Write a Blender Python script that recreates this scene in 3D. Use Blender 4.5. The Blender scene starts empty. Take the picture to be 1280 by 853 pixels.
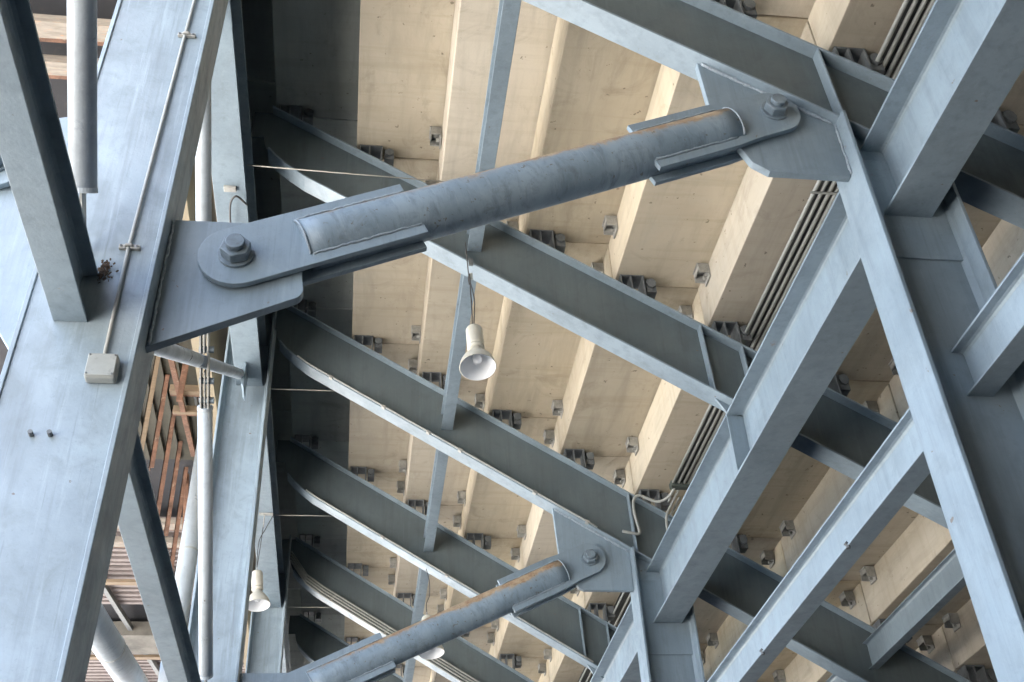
import bpy, bmesh, math, random
from mathutils import Vector, Matrix
random.seed(7)
SC = bpy.context.scene
COL = SC.collection
PI = math.pi
EYE = 1.6                                  # camera height above the ground
# ------------------------------------------------------------------ camera
cam_d = bpy.data.cameras.new('camera'); cam = bpy.data.objects.new('camera', cam_d); COL.objects.link(cam)
cam_d.sensor_width = 36; cam_d.lens = 1377.06/1280*36; cam_d.clip_start = .05; cam_d.clip_end = 3000
YAW, PITCH, ROLL = 0.167898841, 0.651057856, -0.0627229768
fwd = Vector((math.sin(YAW)*math.cos(PITCH), math.cos(YAW)*math.cos(PITCH), math.sin(PITCH)))
rt = Vector((math.cos(YAW), -math.sin(YAW), 0)); up = rt.cross(fwd)
r2 = math.cos(ROLL)*rt + math.sin(ROLL)*up; u2 = -math.sin(ROLL)*rt + math.cos(ROLL)*up
m = Matrix((r2, u2, -fwd)).transposed().to_4x4(); m.translation = (0, 0, 0)
cam.matrix_world = m
SC.camera = cam
# ------------------------------------------------------------------ light
SUN_EL, SUN_AZ = 60, 148                    # azimuth clockwise from +Y: high behind the camera, a little towards the seating side
w = bpy.data.worlds.new('World'); SC.world = w; w.use_nodes = True
nt = w.node_tree; bg = nt.nodes['Background']
sky = nt.nodes.new('ShaderNodeTexSky'); sky.sky_type = 'NISHITA'; sky.sun_disc = False
sky.sun_elevation = math.radians(SUN_EL); sky.sun_rotation = math.radians(SUN_AZ)
sky.dust_density = 4.0
nt.links.new(sky.outputs[0], bg.inputs[0]); bg.inputs[1].default_value = 0.11
sd = bpy.data.lights.new('sun', 'SUN'); so = bpy.data.objects.new('sun', sd); COL.objects.link(so)
sd.energy = 5.0; sd.angle = math.radians(.5); sd.color = (1, .95, .87)
e, a = math.radians(SUN_EL), math.radians(SUN_AZ)
sv = Vector((math.sin(a)*math.cos(e), math.cos(a)*math.cos(e), math.sin(e)))
so.rotation_euler = sv.to_track_quat('Z', 'Y').to_euler(); so.location = (0, -5, 30)
SC.view_settings.view_transform = 'Standard'; SC.view_settings.look = 'None'
SC.view_settings.exposure = 3.6; SC.view_settings.gamma = 1; SC.view_settings.use_curve_mapping = False
SC.cycles.max_bounces = 8; SC.cycles.diffuse_bounces = 6; SC.cycles.glossy_bounces = 3

# ------------------------------------------------------------------ materials
class NT:
    def __init__(s, name):
        s.m = bpy.data.materials.new(name); s.m.use_nodes = True
        s.t = s.m.node_tree; s.b = s.t.nodes['Principled BSDF']
        s.tc = s.t.nodes.new('ShaderNodeTexCoord')
    def n(s, k, **kw):
        x = s.t.nodes.new(k)
        for a_, v in kw.items(): setattr(x, a_, v)
        return x
    def l(s, a_, b_): s.t.links.new(a_, b_)
    def mapped(s, scale, src='Object', rot=(0, 0, 0)):
        mp = s.n('ShaderNodeMapping'); mp.inputs['Scale'].default_value = scale; mp.inputs['Rotation'].default_value = rot
        s.l(s.tc.outputs[src], mp.inputs[0])
        oi = s.n('ShaderNodeObjectInfo'); ad = s.n('ShaderNodeVectorMath', operation='ADD')
        ml = s.n('ShaderNodeMath', operation='MULTIPLY'); ml.inputs[1].default_value = 37.0
        s.l(oi.outputs['Random'], ml.inputs[0])
        s.l(mp.outputs[0], ad.inputs[0]); s.l(ml.outputs[0], ad.inputs[1])
        return ad.outputs[0]
    def noise(s, vec, sc, det=6, rough=.6, dist=0):
        x = s.n('ShaderNodeTexNoise'); x.inputs['Scale'].default_value = sc; x.inputs['Detail'].default_value = det
        x.inputs['Roughness'].default_value = rough; x.inputs['Distortion'].default_value = dist
        s.l(vec, x.inputs['Vector']); return x.outputs['Fac']
    def ramp(s, fac, stops):
        r = s.n('ShaderNodeValToRGB'); el = r.color_ramp.elements
        while len(el) > 2: el.remove(el[-1])
        for i, (p, c) in enumerate(stops):
            if i > 1: el.new(p)
            el[i].position = p; el[i].color = (*c, 1) if len(c) == 3 else c
        s.l(fac, r.inputs[0]); return r.outputs[0]
    def mix(s, f, a_, b_, mode='MIX'):
        x = s.n('ShaderNodeMix', data_type='RGBA', blend_type=mode)
        for sk, v in ((x.inputs[0], f), (x.inputs[6], a_), (x.inputs[7], b_)):
            if isinstance(v, (int, float)): sk.default_value = v
            elif isinstance(v, tuple): sk.default_value = (*v, 1)
            else: s.l(v, sk)
        return x.outputs[2]
    def bump(s, h, st, dist=.01):
        x = s.n('ShaderNodeBump'); x.inputs['Strength'].default_value = st; x.inputs['Distance'].default_value = dist
        s.l(h, x.inputs['Height']); s.l(x.outputs[0], s.b.inputs['Normal'])
    def mr(s, val, a_, b_, c_, d_):
        x = s.n('ShaderNodeMapRange'); s.l(val, x.inputs[0])
        for i_, q in zip((1, 2, 3, 4), (a_, b_, c_, d_)): x.inputs[i_].default_value = q
        return x.outputs[0]
    def out(s, col, rough=.5, metal=0.0):
        if isinstance(col, tuple): s.b.inputs['Base Color'].default_value = (*col, 1)
        else: s.l(col, s.b.inputs['Base Color'])
        if isinstance(rough, (int, float)): s.b.inputs['Roughness'].default_value = rough
        else: s.l(rough, s.b.inputs['Roughness'])
        s.b.inputs['Metallic'].default_value = metal
        return s.m
BLK, WHT = (0, 0, 0), (1, 1, 1)
def paint(name, c, dirt=.35, rust=.25, rough=.42, chalk=.25):
    k = NT(name)
    v = k.mapped((1, 1, 1)); vs = k.mapped((5.0, 5.0, .30)); vf = k.mapped((30, 30, .9)); vr = k.mapped((1, 1, 1), rot=(.6, .9, .3))
    big = k.noise(v, 1.3, 6, .62, .4); mid = k.noise(vr, 5.5, 6, .68, .6); fine = k.noise(v, 42, 4, .65)
    st = k.noise(vs, 2.4, 7, .66); st2 = k.noise(vs, 5.1, 6, .7); sc = k.noise(vf, 1.7, 4, .6)
    c0 = tuple(x*(1-.30*dirt) for x in c); c1 = tuple(min(1, x*(1+.36*chalk)) for x in c)
    col = k.mix(k.ramp(big, [(.36, BLK), (.64, WHT)]), c0, c1)
    col = k.mix(k.ramp(mid, [(.52, BLK), (.68, (.7*dirt,)*3)]), col, (c[0]*.72, c[1]*.70, c[2]*.66))
    col = k.mix(k.ramp(st, [(.50, BLK), (.68, (.95*dirt,)*3)]), col, (c[0]*.60, c[1]*.59, c[2]*.58))
    col = k.mix(k.ramp(st2, [(.55, BLK), (.70, (.9*chalk,)*3)]), col, tuple(min(1, x*1.35+.03) for x in c))
    col = k.mix(k.ramp(sc, [(.64, BLK), (.68, (.5*dirt,)*3)]), col, tuple(x*.55 for x in c))
    col = k.mix(k.ramp(fine, [(.58, BLK), (.70, (.5*dirt,)*3)]), col, tuple(x*.6 for x in c))
    # chips and rust freckles
    sp = k.noise(v, 13, 5, .62, .4)
    col = k.mix(k.ramp(sp, [(.705, BLK), (.72, (.85,)*3)]), col, (.13, .10, .08))
    rn = k.noise(v, 2.1, 9, .76, .8)
    col = k.mix(k.ramp(rn, [(.69-.09*rust, BLK), (.76-.09*rust, (.75,)*3)]), col, (.23, .125, .06))
    rg = k.ramp(mid, [(.35, (rough-.08,)*3), (.65, (rough+.18,)*3)])
    ht = k.mix(.35, k.noise(v, 70, 3, .5), k.noise(v, 3.0, 3, .5))
    k.bump(ht, .22, .006)
    return k.out(col, rg)
STEEL = paint('blue_grey_paint', (.205, .262, .305), dirt=.45)
STEEL_PALE = paint('weathered_pale_blue_paint', (.225, .280, .318), dirt=.65, rough=.42, chalk=.5)
STEEL_SHADE = paint('shaded_web_paint', (.093, .118, .128), dirt=.35)  # steel paint darkened for raker and edge beam webs, shade put into the colour
STEEL_RUST = paint('rust_flecked_paint', (.19, .235, .28), dirt=.6, rust=1.3)
def strut_mat():
    k = NT('strut_paint_with_rusty_crown')
    v = k.mapped((1, 1, 1))
    g = k.n('ShaderNodeSeparateXYZ'); k.l(k.tc.outputs['Object'], g.inputs[0])
    # object space of the strut tube: z runs along the tube, x is its upper side; rust sits on the crown, worst near the inner end
    nz = k.noise(v, 4.2, 9, .72, .5)
    h = k.n('ShaderNodeMath', operation='MULTIPLY_ADD'); k.l(g.outputs['X'], h.inputs[0]); h.inputs[1].default_value = 4.2
    k.l(nz, h.inputs[2])
    al = k.n('ShaderNodeMapRange'); k.l(g.outputs['Z'], al.inputs[0]); al.inputs[1].default_value = -1.1; al.inputs[2].default_value = 1.0
    al.inputs[3].default_value = -.22; al.inputs[4].default_value = .10
    s2 = k.n('ShaderNodeMath', operation='ADD'); k.l(h.outputs[0], s2.inputs[0]); k.l(al.outputs[0], s2.inputs[1])
    mask = k.ramp(s2.outputs[0], [(.70, BLK), (.82, (.9,)*3)])
    halo = k.ramp(s2.outputs[0], [(.56, BLK), (.78, (.40,)*3)])
    big = k.noise(v, 2.2, 6, .62, .4)
    col = k.mix(k.ramp(big, [(.36, BLK), (.64, WHT)]), (.165, .22, .265), (.245, .31, .36))
    mp = k.mapped((1.6, 1.6, 16)); dr = k.noise(k.mapped((3.5, 3.5, 9)), 1.5, 8, .72, .5); dr2 = k.noise(mp, 3.6, 6, .7)
    col = k.mix(k.ramp(dr, [(.50, BLK), (.68, (.60,)*3)]), col, (.085, .11, .13))
    col = k.mix(k.ramp(dr2, [(.57, BLK), (.70, (.30,)*3)]), col, (.40, .45, .48))
    col = k.mix(k.ramp(k.noise(v, 7, 7, .7, .5), [(.55, BLK), (.68, (.5,)*3)]), col, (.12, .14, .15))
    rc = k.mix(k.ramp(k.noise(v, 11, 6, .75), [(.40, BLK), (.60, WHT)]), (.25, .14, .065), (.42, .31, .19))
    col = k.mix(halo, col, (.30, .27, .23))
    col = k.mix(mask, col, rc)
    col = k.mix(k.ramp(k.noise(v, 24, 4, .6), [(.64, BLK), (.68, (.7,)*3)]), col, (.10, .08, .055))
    k.bump(k.noise(v, 50, 4, .6), .25, .005)
    return k.out(col, .45)
STRUT = strut_mat()
def concrete(name, a_, b_, stain=.4):
    k = NT(name)
    v = k.mapped((1, 1, 1)); vl = k.mapped((1.2, .16, 1.2)); vx = k.mapped((.25, 3.4, .25))
    oi = k.n('ShaderNodeObjectInfo')
    big = k.noise(v, .9, 7, .65, .5); lines = k.noise(vl, 6, 7, .66, .3); cross = k.noise(vx, 2.0, 6, .66, .3); st = k.noise(v, 2.3, 9, .72, .9)
    col = k.mix(k.ramp(big, [(.38, BLK), (.62, WHT)]), a_, b_)
    col = k.mix(k.ramp(lines, [(.48, BLK), (.66, (.55,)*3)]), col, (a_[0]*.78, a_[1]*.79, a_[2]*.80))
    col = k.mix(k.ramp(cross, [(.50, BLK), (.66, (.45,)*3)]), col, (a_[0]*.80, a_[1]*.78, a_[2]*.72))
    col = k.mix(k.ramp(st, [(.54, BLK), (.70, (stain*1.3,)*3)]), col, (a_[0]*.58, a_[1]*.56, a_[2]*.52))
    col = k.mix(k.ramp(k.noise(v, 1.6, 8, .7, .4), [(.56, BLK), (.68, (.35,)*3)]), col, (a_[0]*.95, a_[1]*1.02, a_[2]*1.12))
    # dirt gathering at the two end joints of each unit (object y runs 0..3 along it)
    g = k.n('ShaderNodeSeparateXYZ'); k.l(k.tc.outputs['Object'], g.inputs[0])
    d0 = k.n('ShaderNodeMath', operation='SUBTRACT'); k.l(g.outputs['Y'], d0.inputs[0]); d0.inputs[1].default_value = 1.5
    d1 = k.n('ShaderNodeMath', operation='ABSOLUTE'); k.l(d0.outputs[0], d1.inputs[0])
    d2 = k.n('ShaderNodeMath', operation='MULTIPLY_ADD'); k.l(st, d2.inputs[0]); d2.inputs[1].default_value = .7; k.l(d1.outputs[0], d2.inputs[2])
    if name.startswith('precast'): col = k.mix(k.mr(d2.outputs[0], 1.62, 1.92, 0, .55), col, (a_[0]*.50, a_[1]*.46, a_[2]*.40))
    pt = k.noise(v, 15, 4, .55)
    col = k.mix(k.ramp(pt, [(.69, BLK), (.71, (.7,)*3)]), col, (.12, .10, .07))
    hs = k.n('ShaderNodeHueSaturation'); k.l(col, hs.inputs['Color'])
    mr = k.n('ShaderNodeMapRange'); k.l(oi.outputs['Random'], mr.inputs[0]); mr.inputs[3].default_value = .80; mr.inputs[4].default_value = 1.12
    k.l(mr.outputs[0], hs.inputs['Value'])
    m2 = k.n('ShaderNodeMath', operation='FRACT'); m3 = k.n('ShaderNodeMath', operation='MULTIPLY'); k.l(oi.outputs['Random'], m3.inputs[0]); m3.inputs[1].default_value = 7.3
    k.l(m3.outputs[0], m2.inputs[0]); k.l(k.mr(m2.outputs[0], 0, 1, .72, 1.12), hs.inputs['Saturation'])
    k.bump(k.mix(.4, k.noise(v, 45, 5, .7), lines), .35, .008)
    return k.out(hs.outputs[0], .82)
CONC = concrete('precast_concrete', (.45, .395, .30), (.51, .455, .355))
DARKC = concrete('dark_grey_concrete', (.30, .335, .315), (.35, .385, .365), .4)  # darker, greener concrete tone for the top step units and the panel beside them
def simple(name, c, rough=.6, var=.2, scale=8, metal=0.0, aniso=(1, 1, 1), dark=(.05, .04, .03), spots=.3):
    k = NT(name); v = k.mapped(aniso); n1 = k.noise(v, scale, 6, .65)
    col = k.mix(k.ramp(n1, [(.3, BLK), (.7, WHT)]), tuple(x*(1-var) for x in c), tuple(min(1, x*(1+var)) for x in c))
    col = k.mix(k.ramp(k.noise(v, scale*2.3, 5, .6), [(.58, BLK), (.72, (spots,)*3)]), col, dark)
    k.bump(k.noise(v, scale*5, 3, .5), .15, .003)
    return k.out(col, rough, metal)
GALV = simple('painted_bolt', (.15, .19, .22), .42, .2, 20, 0, spots=.35)
BRKT = simple('galvanised_bracket', (.32, .32, .30), .5, .25, 14, .2)
STOOL = simple('dark_bearing_steel', (.11, .12, .125), .6, .3, 12)
RUST = simple('rusty_angle_iron', (.12, .062, .04), .85, .5, 7, dark=(.24, .19, .14), spots=.6)
WOODP = simple('white_washed_timber', (.20, .18, .155), .8, .3, 5, aniso=(1, 6, 6), dark=(.35, .17, .08), spots=.7)
WOOD = simple('weathered_timber', (.16, .12, .08), .8, .22, 5, aniso=(1, 6, 6), dark=(.22, .12, .06), spots=.5)
SLAT = simple('pale_slat', (.17, .145, .14), .75, .15, 5, dark=(.25, .2, .2))
NAVY = simple('dark_deck_sheet', (.009, .010, .014), .8, .3, 4)
OLIVE = simple('olive_sheet', (.030, .028, .018), .8, .25, 6)
PIPEW = paint('pale_pipe_paint', (.34, .38, .41), dirt=.35, rough=.35, chalk=.3)
ENAMEL = simple('cream_enamel', (.50, .475, .40), .4, .10, 8, dark=(.45, .38, .25), spots=.35)
INNER = simple('white_reflector', (.80, .82, .84), .3, .03, 6, spots=.05)
COND = simple('grey_conduit', (.30, .315, .30), .5, .12, 9)
CABLE = simple('black_cable', (.05, .05, .05), .6, .1, 9)
WIRE = simple('pale_wire', (.30, .29, .26), .6, .1, 9)
CAULK = simple('weld_bead', (.27, .32, .36), .5, .25, 40, spots=.4)
TRAY = simple('dark_cable_tray', (.045, .05, .05), .6, .2, 9)
GROUND = concrete('plaza_concrete', (.44, .425, .40), (.50, .48, .45), .25)
GLASS = NT('lamp_glass').out((.85, .87, .88), .15)

# ------------------------------------------------------------------ helpers
def tag(o, label=None, cat=None, group=None, kind=None):
    if label: o['label'] = label
    if cat: o['category'] = cat
    if group: o['group'] = group
    if kind: o['kind'] = kind
    return o
def thing(name, label, cat, loc, group=None):
    o = bpy.data.objects.new(name, None); o.empty_display_size = .2; COL.objects.link(o); o.location = loc
    return tag(o, label, cat, group)
def link(name, bm, mat, parent=None, smooth=False, bevel=0, world=True, recalc=True):
    """bm in world coordinates; re-expressed about the parent's base"""
    if recalc: bmesh.ops.recalc_face_normals(bm, faces=bm.faces)
    off = Vector((0, 0, 0)); q = parent
    while q is not None: off += q.location; q = q.parent
    if world and parent is not None: bmesh.ops.translate(bm, vec=-off, verts=bm.verts)
    me = bpy.data.meshes.new(name); bm.to_mesh(me); bm.free()
    me.materials.append(mat)
    if smooth:
        for p in me.polygons: p.use_smooth = True
    o = bpy.data.objects.new(name, me); COL.objects.link(o)
    if parent is not None: o.parent = parent
    if bevel:
        b = o.modifiers.new('bevel', 'BEVEL'); b.width = bevel; b.segments = 2; b.limit_method = 'ANGLE'; b.angle_limit = math.radians(40)
        b.harden_normals = False
    return o
def box(bm, x0, x1, y0, y1, z0, z1):
    v = [bm.verts.new(p) for p in ((x0, y0, z0), (x1, y0, z0), (x1, y1, z0), (x0, y1, z0), (x0, y0, z1), (x1, y0, z1), (x1, y1, z1), (x0, y1, z1))]
    for f in ((0, 3, 2, 1), (4, 5, 6, 7), (0, 1, 5, 4), (1, 2, 6, 5), (2, 3, 7, 6), (3, 0, 4, 7)): bm.faces.new([v[i] for i in f])
def B(*a_):
    bm = bmesh.new(); box(bm, *a_); return bm
def prism(bm, poly, y0, y1):
    """polygon in XZ, extruded along Y"""
    a_ = [bm.verts.new((x, y0, z)) for x, z in poly]; b_ = [bm.verts.new((x, y1, z)) for x, z in poly]
    n = len(poly); bm.faces.new(a_); bm.faces.new(b_[::-1])
    for i in range(n): bm.faces.new([a_[i], b_[i], b_[(i+1) % n], a_[(i+1) % n]])
def P(poly, y0, y1):
    bm = bmesh.new(); prism(bm, poly, y0, y1); return bm
def prism_pts(bm, pts, vec):
    a_ = [bm.verts.new(p) for p in pts]; b_ = [bm.verts.new(Vector(p)+Vector(vec)) for p in pts]
    n = len(pts); bm.faces.new(a_); bm.faces.new(b_[::-1])
    for i in range(n): bm.faces.new([a_[i], b_[i], b_[(i+1) % n], a_[(i+1) % n]])
def bar(bm, p, q, w_, h_, upv=(0, 0, 1)):
    p, q = Vector(p), Vector(q); d = (q-p).normalized(); u = Vector(upv); s = d.cross(u).normalized(); t = s.cross(d)
    c = [(-w_/2, -h_/2), (w_/2, -h_/2), (w_/2, h_/2), (-w_/2, h_/2)]
    a_ = [bm.verts.new(p+s*i+t*j) for i, j in c]; b_ = [bm.verts.new(q+s*i+t*j) for i, j in c]
    bm.faces.new(a_[::-1]); bm.faces.new(b_)
    for i in range(4): bm.faces.new([a_[i], a_[(i+1) % 4], b_[(i+1) % 4], b_[i]])
def tube(bm, pts, r, seg=12, cap=True):
    pts = [Vector(p) for p in pts]; rings = []
    pu = None
    for i, p in enumerate(pts):
        d = ((pts[min(i+1, len(pts)-1)]-pts[max(i-1, 0)])).normalized()
        if pu is None:
            pu = Vector((0, 0, 1)) if abs(d.z) < .9 else Vector((1, 0, 0))
        s = d.cross(pu).normalized(); t = s.cross(d).normalized(); pu = t
        rr = r[i] if isinstance(r, (list, tuple)) else r
        rings.append([bm.verts.new(p+s*math.cos(2*PI*k/seg)*rr+t*math.sin(2*PI*k/seg)*rr) for k in range(seg)])
    for a_, b_ in zip(rings, rings[1:]):
        for k in range(seg): bm.faces.new([a_[k], a_[(k+1) % seg], b_[(k+1) % seg], b_[k]])
    if cap: bm.faces.new(rings[0][::-1]); bm.faces.new(rings[-1])
def TB(pts, r, seg=12, cap=True):
    bm = bmesh.new(); tube(bm, pts, r, seg, cap); return bm
def lathe(bm, prof, seg=32, origin=(0, 0, 0), axis=None):
    """profile (r,z) about local z, moved to origin; axis = direction of local z"""
    M_ = Matrix.Translation(origin)
    if axis is not None: M_ = M_ @ Vector(axis).to_track_quat('Z', 'Y').to_matrix().to_4x4()
    rings = []
    for r, z in prof:
        rings.append([bm.verts.new(M_ @ Vector((r*math.cos(2*PI*k/seg), r*math.sin(2*PI*k/seg), z))) for k in range(seg)])
    for a_, b_ in zip(rings, rings[1:]):
        for k in range(seg): bm.faces.new([a_[k], a_[(k+1) % seg], b_[(k+1) % seg], b_[k]])
    return rings
def smooth_curve(pts, n=6):
    pts = [Vector(p) for p in pts]; out = []
    for i in range(len(pts)-1):
        p0 = pts[max(i-1, 0)]; p1 = pts[i]; p2 = pts[i+1]; p3 = pts[min(i+2, len(pts)-1)]
        for k in range(n):
            t = k/n
            out.append(.5*((2*p1)+(p2-p0)*t+(2*p0-5*p1+4*p2-p3)*t*t+(3*p1-p0-3*p2+p3)*t**3))
    out.append(pts[-1]); return out
SN, CS = math.sin(.567882261), math.cos(.567882261)      # slope of the rakers
def zB(x, o=6.018): return (o-x*SN)/CS
def zT(x, o=6.609): return (o-x*SN)/CS

# ------------------------------------------------------------------ ground
bm = bmesh.new(); vs = [bm.verts.new(p) for p in ((-900, -900, -EYE), (900, -900, -EYE), (900, 900, -EYE), (-900, 900, -EYE))]; bm.faces.new(vs)
tag(link('ground', bm, GROUND), 'pale concrete paving under and beside the stand', kind='structure')

bm = bmesh.new(); vs = [bm.verts.new(p) for p in ((-6.5, -60, -EYE+.004), (30, -60, -EYE+.004), (30, 80, -EYE+.004), (-6.5, 80, -EYE+.004))]; bm.faces.new(vs)
tag(link('bounce_cut_sheet', bm, simple('bounce_cut_dark', (.035, .035, .037), .9, .2, 3)), 'added dark ground sheet, unseen, cutting bounce light under the grandstand', kind='structure')  # dark sheet added out of view to cut ground bounce onto undersides
t = thing('light_block_wall', 'added dark wall behind the camera, unseen, keeping light off the camera-facing steel', 'wall', (6, -4.2, -EYE))  # unseen wall added to stop light coming from behind the camera
link('light_block_side', B(-2.15, -1.95, -3.98, -.6, -EYE, 7.85), simple('light_block_side_dark', (.16, .16, .155), .9, .2, 3), t)  # unseen side wall added to narrow the light from the left rear
link('wall', P([(-1.95, -EYE), (13.0, -EYE), (12.6, -1.4), (-.9, 8.40), (-1.95, 8.4)], -4.2, -4.0), simple('light_block_dark', (.12, .12, .12), .9, .2, 3), t)
t = thing('light_block_wall', 'added dark wall at the far end, unseen, keeping light out from under the stand', 'wall', (6, 25, -EYE))  # unseen wall added to shut out light from the far end
link('wall', P([(.4, -EYE), (13.0, -EYE), (12.6, -1.4), (.4, 7.2)], 25.0, 25.2), bpy.data.materials['light_block_dark'], t)

# ------------------------------------------------------------------ seating deck (stepped precast units)
def Xr(i): return .654+.8*i
def Zs(i): return 8.016-.5*i
K0, K1, I0, I1 = -3, 8, -2, 18
deck = thing('seating_deck', 'stepped tan concrete underside of the grandstand seating, resting on the sloping grey rakers', 'grandstand deck', (Xr(-2), 0, Zs(-2)))
def unit_bm(i):
    # slab i: soffit Zs(i) from Xr(i-1) to Xr(i)+.12, with its upstand at Xr(i-1)
    x0, x1, z = Xr(i-1), Xr(i), Zs(i)
    g = .012
    return [(x0, z), (x1+.115, z), (x1+.115, z+.13), (x0+.19, z+.13), (x0+.125, z+.16), (x0+.125, z+.5-g), (x0, z+.5-g)]
unit_mesh = None; dark_mesh = None
for k in range(K0, K1):
    y0, y1 = 3*k+1.52, 3*k+4.52
    for i in range(I0, I1+1):
        if unit_mesh is None:
            bm = P([(x-Xr(i-1), z-Zs(i)) for x, z in unit_bm(i)], .006, 2.994)
            o = link('tread_unit', bm, CONC, None, bevel=.008); unit_mesh = o.data; o.parent = deck; first = o
        else:
            o = first.copy(); COL.objects.link(o); o.parent = deck
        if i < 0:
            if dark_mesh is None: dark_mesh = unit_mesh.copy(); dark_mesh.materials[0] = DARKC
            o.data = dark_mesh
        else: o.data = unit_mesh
        o.location = Vector((Xr(i-1)+random.uniform(-.003, .003), y0, Zs(i)+random.uniform(-.004, .004)))-deck.location
# small galvanised angle cleats in the corners, one each side of every joint
def cleat_bm():
    bm = bmesh.new()
    box(bm, -.012, 0, -.075, .075, -.15, 0); box(bm, -.11, -.012, -.075, .075, -.012, 0)
    box(bm, -.10, -.012, -.075, -.065, -.11, -.012); box(bm, -.10, -.012, .065, .075, -.11, -.012)
    box(bm, -.10, -.088, -.075, .075, -.06, -.012)
    tube(bm, [(-.012, 0, -.11), (-.045, 0, -.11)], .016, 6); tube(bm, [(-.055, 0, -.012), (-.055, 0, -.05)], .016, 6)
    return bm
cl0 = None
for k in range(0, 6):
    for i in range(-0, 11):
        for s in (-1, 1):
            if cl0 is None:
                cl0 = link('corner_cleat', cleat_bm(), BRKT, None); o = cl0; o.parent = deck
            else: o = cl0.copy(); COL.objects.link(o); o.parent = deck
            o.location = Vector((Xr(i)-.004, 3*k+1.50+s*random.uniform(.28, .36), Zs(i)-.012-random.uniform(0, .02)))-deck.location
            o.rotation_euler = (random.uniform(-.06, .06), random.uniform(-.03, .03), 0)
o = link('gap_light_seal', B(-1.40, -1.32, -7.5, 25.5, 7.87, 9.5), DARKC, deck)  # added to seal the gap above the edge beam against light
o = link('soffit_shade_panel', B(-1.98, -1.80, -7.5, 25.5, 7.9, 10.2), CONC, deck)  # added outside the top steps to keep their soffits dark

# ------------------------------------------------------------------ rakers
ordn = ['out of sight above the camera', 'nearest in view, crossing the top right corner with the big gusset welded under it',
        'second in view, running under the big tubular strut with the nearest pendant lamp hung from it',
        'third in view, with a small conduit clipped along its lower flange and a gusset at its inner end',
        'fourth in view, below the one with the small gusset, carrying the half hidden lamp',
        'fifth in view, carrying four parallel conduits along its lower flange',
        'sixth in view, mostly hidden behind the small strut at the bottom', 'farthest one, below the frame behind the others']
XE = 13.2
def stool_bm():
    bm = bmesh.new()
    box(bm, .02, .24, -.09, .09, -.012, 0); box(bm, .02, .032, -.09, .09, -.115, -.012); box(bm, .225, .24, -.09, .09, -.205, -.012)
    box(bm, .11, .125, -.09, .09, -.15, -.012)
    box(bm, .26, .35, -.06, .06, -.15, -.02); tube(bm, [(.305, -.085, -.07), (.305, .085, -.07)], .045, 8)
    return bm
st0 = None
RK = {}
for k in range(0, 7):
    yc = 3*k+1.44
    r = thing('raker_beam', 'sloping grey steel I-beam raker under the concrete steps, '+ordn[k], 'steel beam', (XE, yc, -EYE), 'sloping raker beams under the seating')
    RK[k] = r
    bot = [(-.60, zB(-.60)), (-.75, 7.645), (-.88, 7.77), (-.96, 7.875), (-1.01, 7.985), (-1.03, 8.10)]
    top = [(-.972, 8.455)]
    web = [(XE, zB(XE))] + bot + [(-1.15, 8.10), (-1.15, 8.455)] + top + [(XE, zT(XE)-.02)]
    link('web', P(web, yc-.006, yc+.006), STEEL_SHADE, r)
    # bottom flange follows the curve
    low = [(XE, zB(XE))]+bot[:4]
    bm = bmesh.new(); tk = .018; L = []
    for j, (x, z) in enumerate(low):
        p = Vector((low[max(j-1, 0)][0], 0, low[max(j-1, 0)][1])); q = Vector((low[min(j+1, len(low)-1)][0], 0, low[min(j+1, len(low)-1)][1]))
        d = (q-p).normalized(); n = Vector((d.z, 0, -d.x))
        if n.z > 0 : n = -n
        if n.x > 0: n = -n
        L.append((x+n.x*tk, z+n.z*tk))
    for j in range(len(low)-1):
        pass
    ring = low+L[::-1]
    prism(bm, ring, yc-.1, yc+.1)
    link('bottom_flange', bm, STEEL, r, bevel=.003)
    tpl = [(XE, zT(XE)), (-.972, 8.462)]
    tp2 = [(-.972, 8.440), (XE, zT(XE)-.022)]
    link('top_flange', P(tpl+tp2, yc-.1, yc+.1), STEEL, r, bevel=.003)
    # full depth stiffeners each side of the web, over the inner column
    for xs, vis in ((2.955, 1), (3.30, k % 2 == 0)):
        if not vis: continue
        for s in (-1, 1):
            bm = bmesh.new(); xt = xs-.02
            prism(bm, [(xt, zT(xt)-.023), (xs, zB(xs)+.001), (xs+.014, zB(xs+.014)+.001), (xt+.014, zT(xt+.014)-.023)], yc+s*.053-.045, yc+s*.053+.045)
            link('stiffener', bm, STEEL, r, bevel=.002)
    # bearing stools carrying the step units
    for i in range(-1, 12):
        if st0 is None:
            o = st0 = link('bearing_stool', stool_bm(), STOOL, None); o.parent = r
        else: o = st0.copy(); COL.objects.link(o); o.parent = r
        o.location = Vector((Xr(i-1)+.01, yc+.02, Zs(i)))-r.location
        o.scale.z = (Zs(i)-zT(Xr(i-1)+.20)-.01)/(Zs(0)-zT(Xr(-1)+.20)-.01)

# ------------------------------------------------------------------ wide-flange members
def ybeam(name, label, xc, zb, depth, width, y0, y1, mat=STEEL, tf=.02, tw=.013, group=None, mw=None):
    t = thing(name, label, 'steel beam', (xc, y0, zb), group)
    link('bottom_flange', B(xc-width/2, xc+width/2, y0, y1, zb, zb+tf), mat, t, bevel=.003)
    link('top_flange', B(xc-width/2, xc+width/2, y0, y1, zb+depth-tf, zb+depth), mat, t, bevel=.003)
    bm = B(xc-tw/2, xc+tw/2, y0, y1, zb+tf, zb+depth-tf)
    for s in (-1, 1):          # root fillets
        for zz, q in ((zb+tf, 1), (zb+depth-tf, -1)):
            pts = [(xc+s*tw/2, y0, zz), (xc+s*(tw/2+.022), y0, zz), (xc+s*(tw/2+.006), y0, zz+q*.006), (xc+s*tw/2, y0, zz+q*.022)]
            prism_pts(bm, pts, (0, y1-y0, 0))
    link('web', bm, mw or mat, t)
    return t
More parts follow.
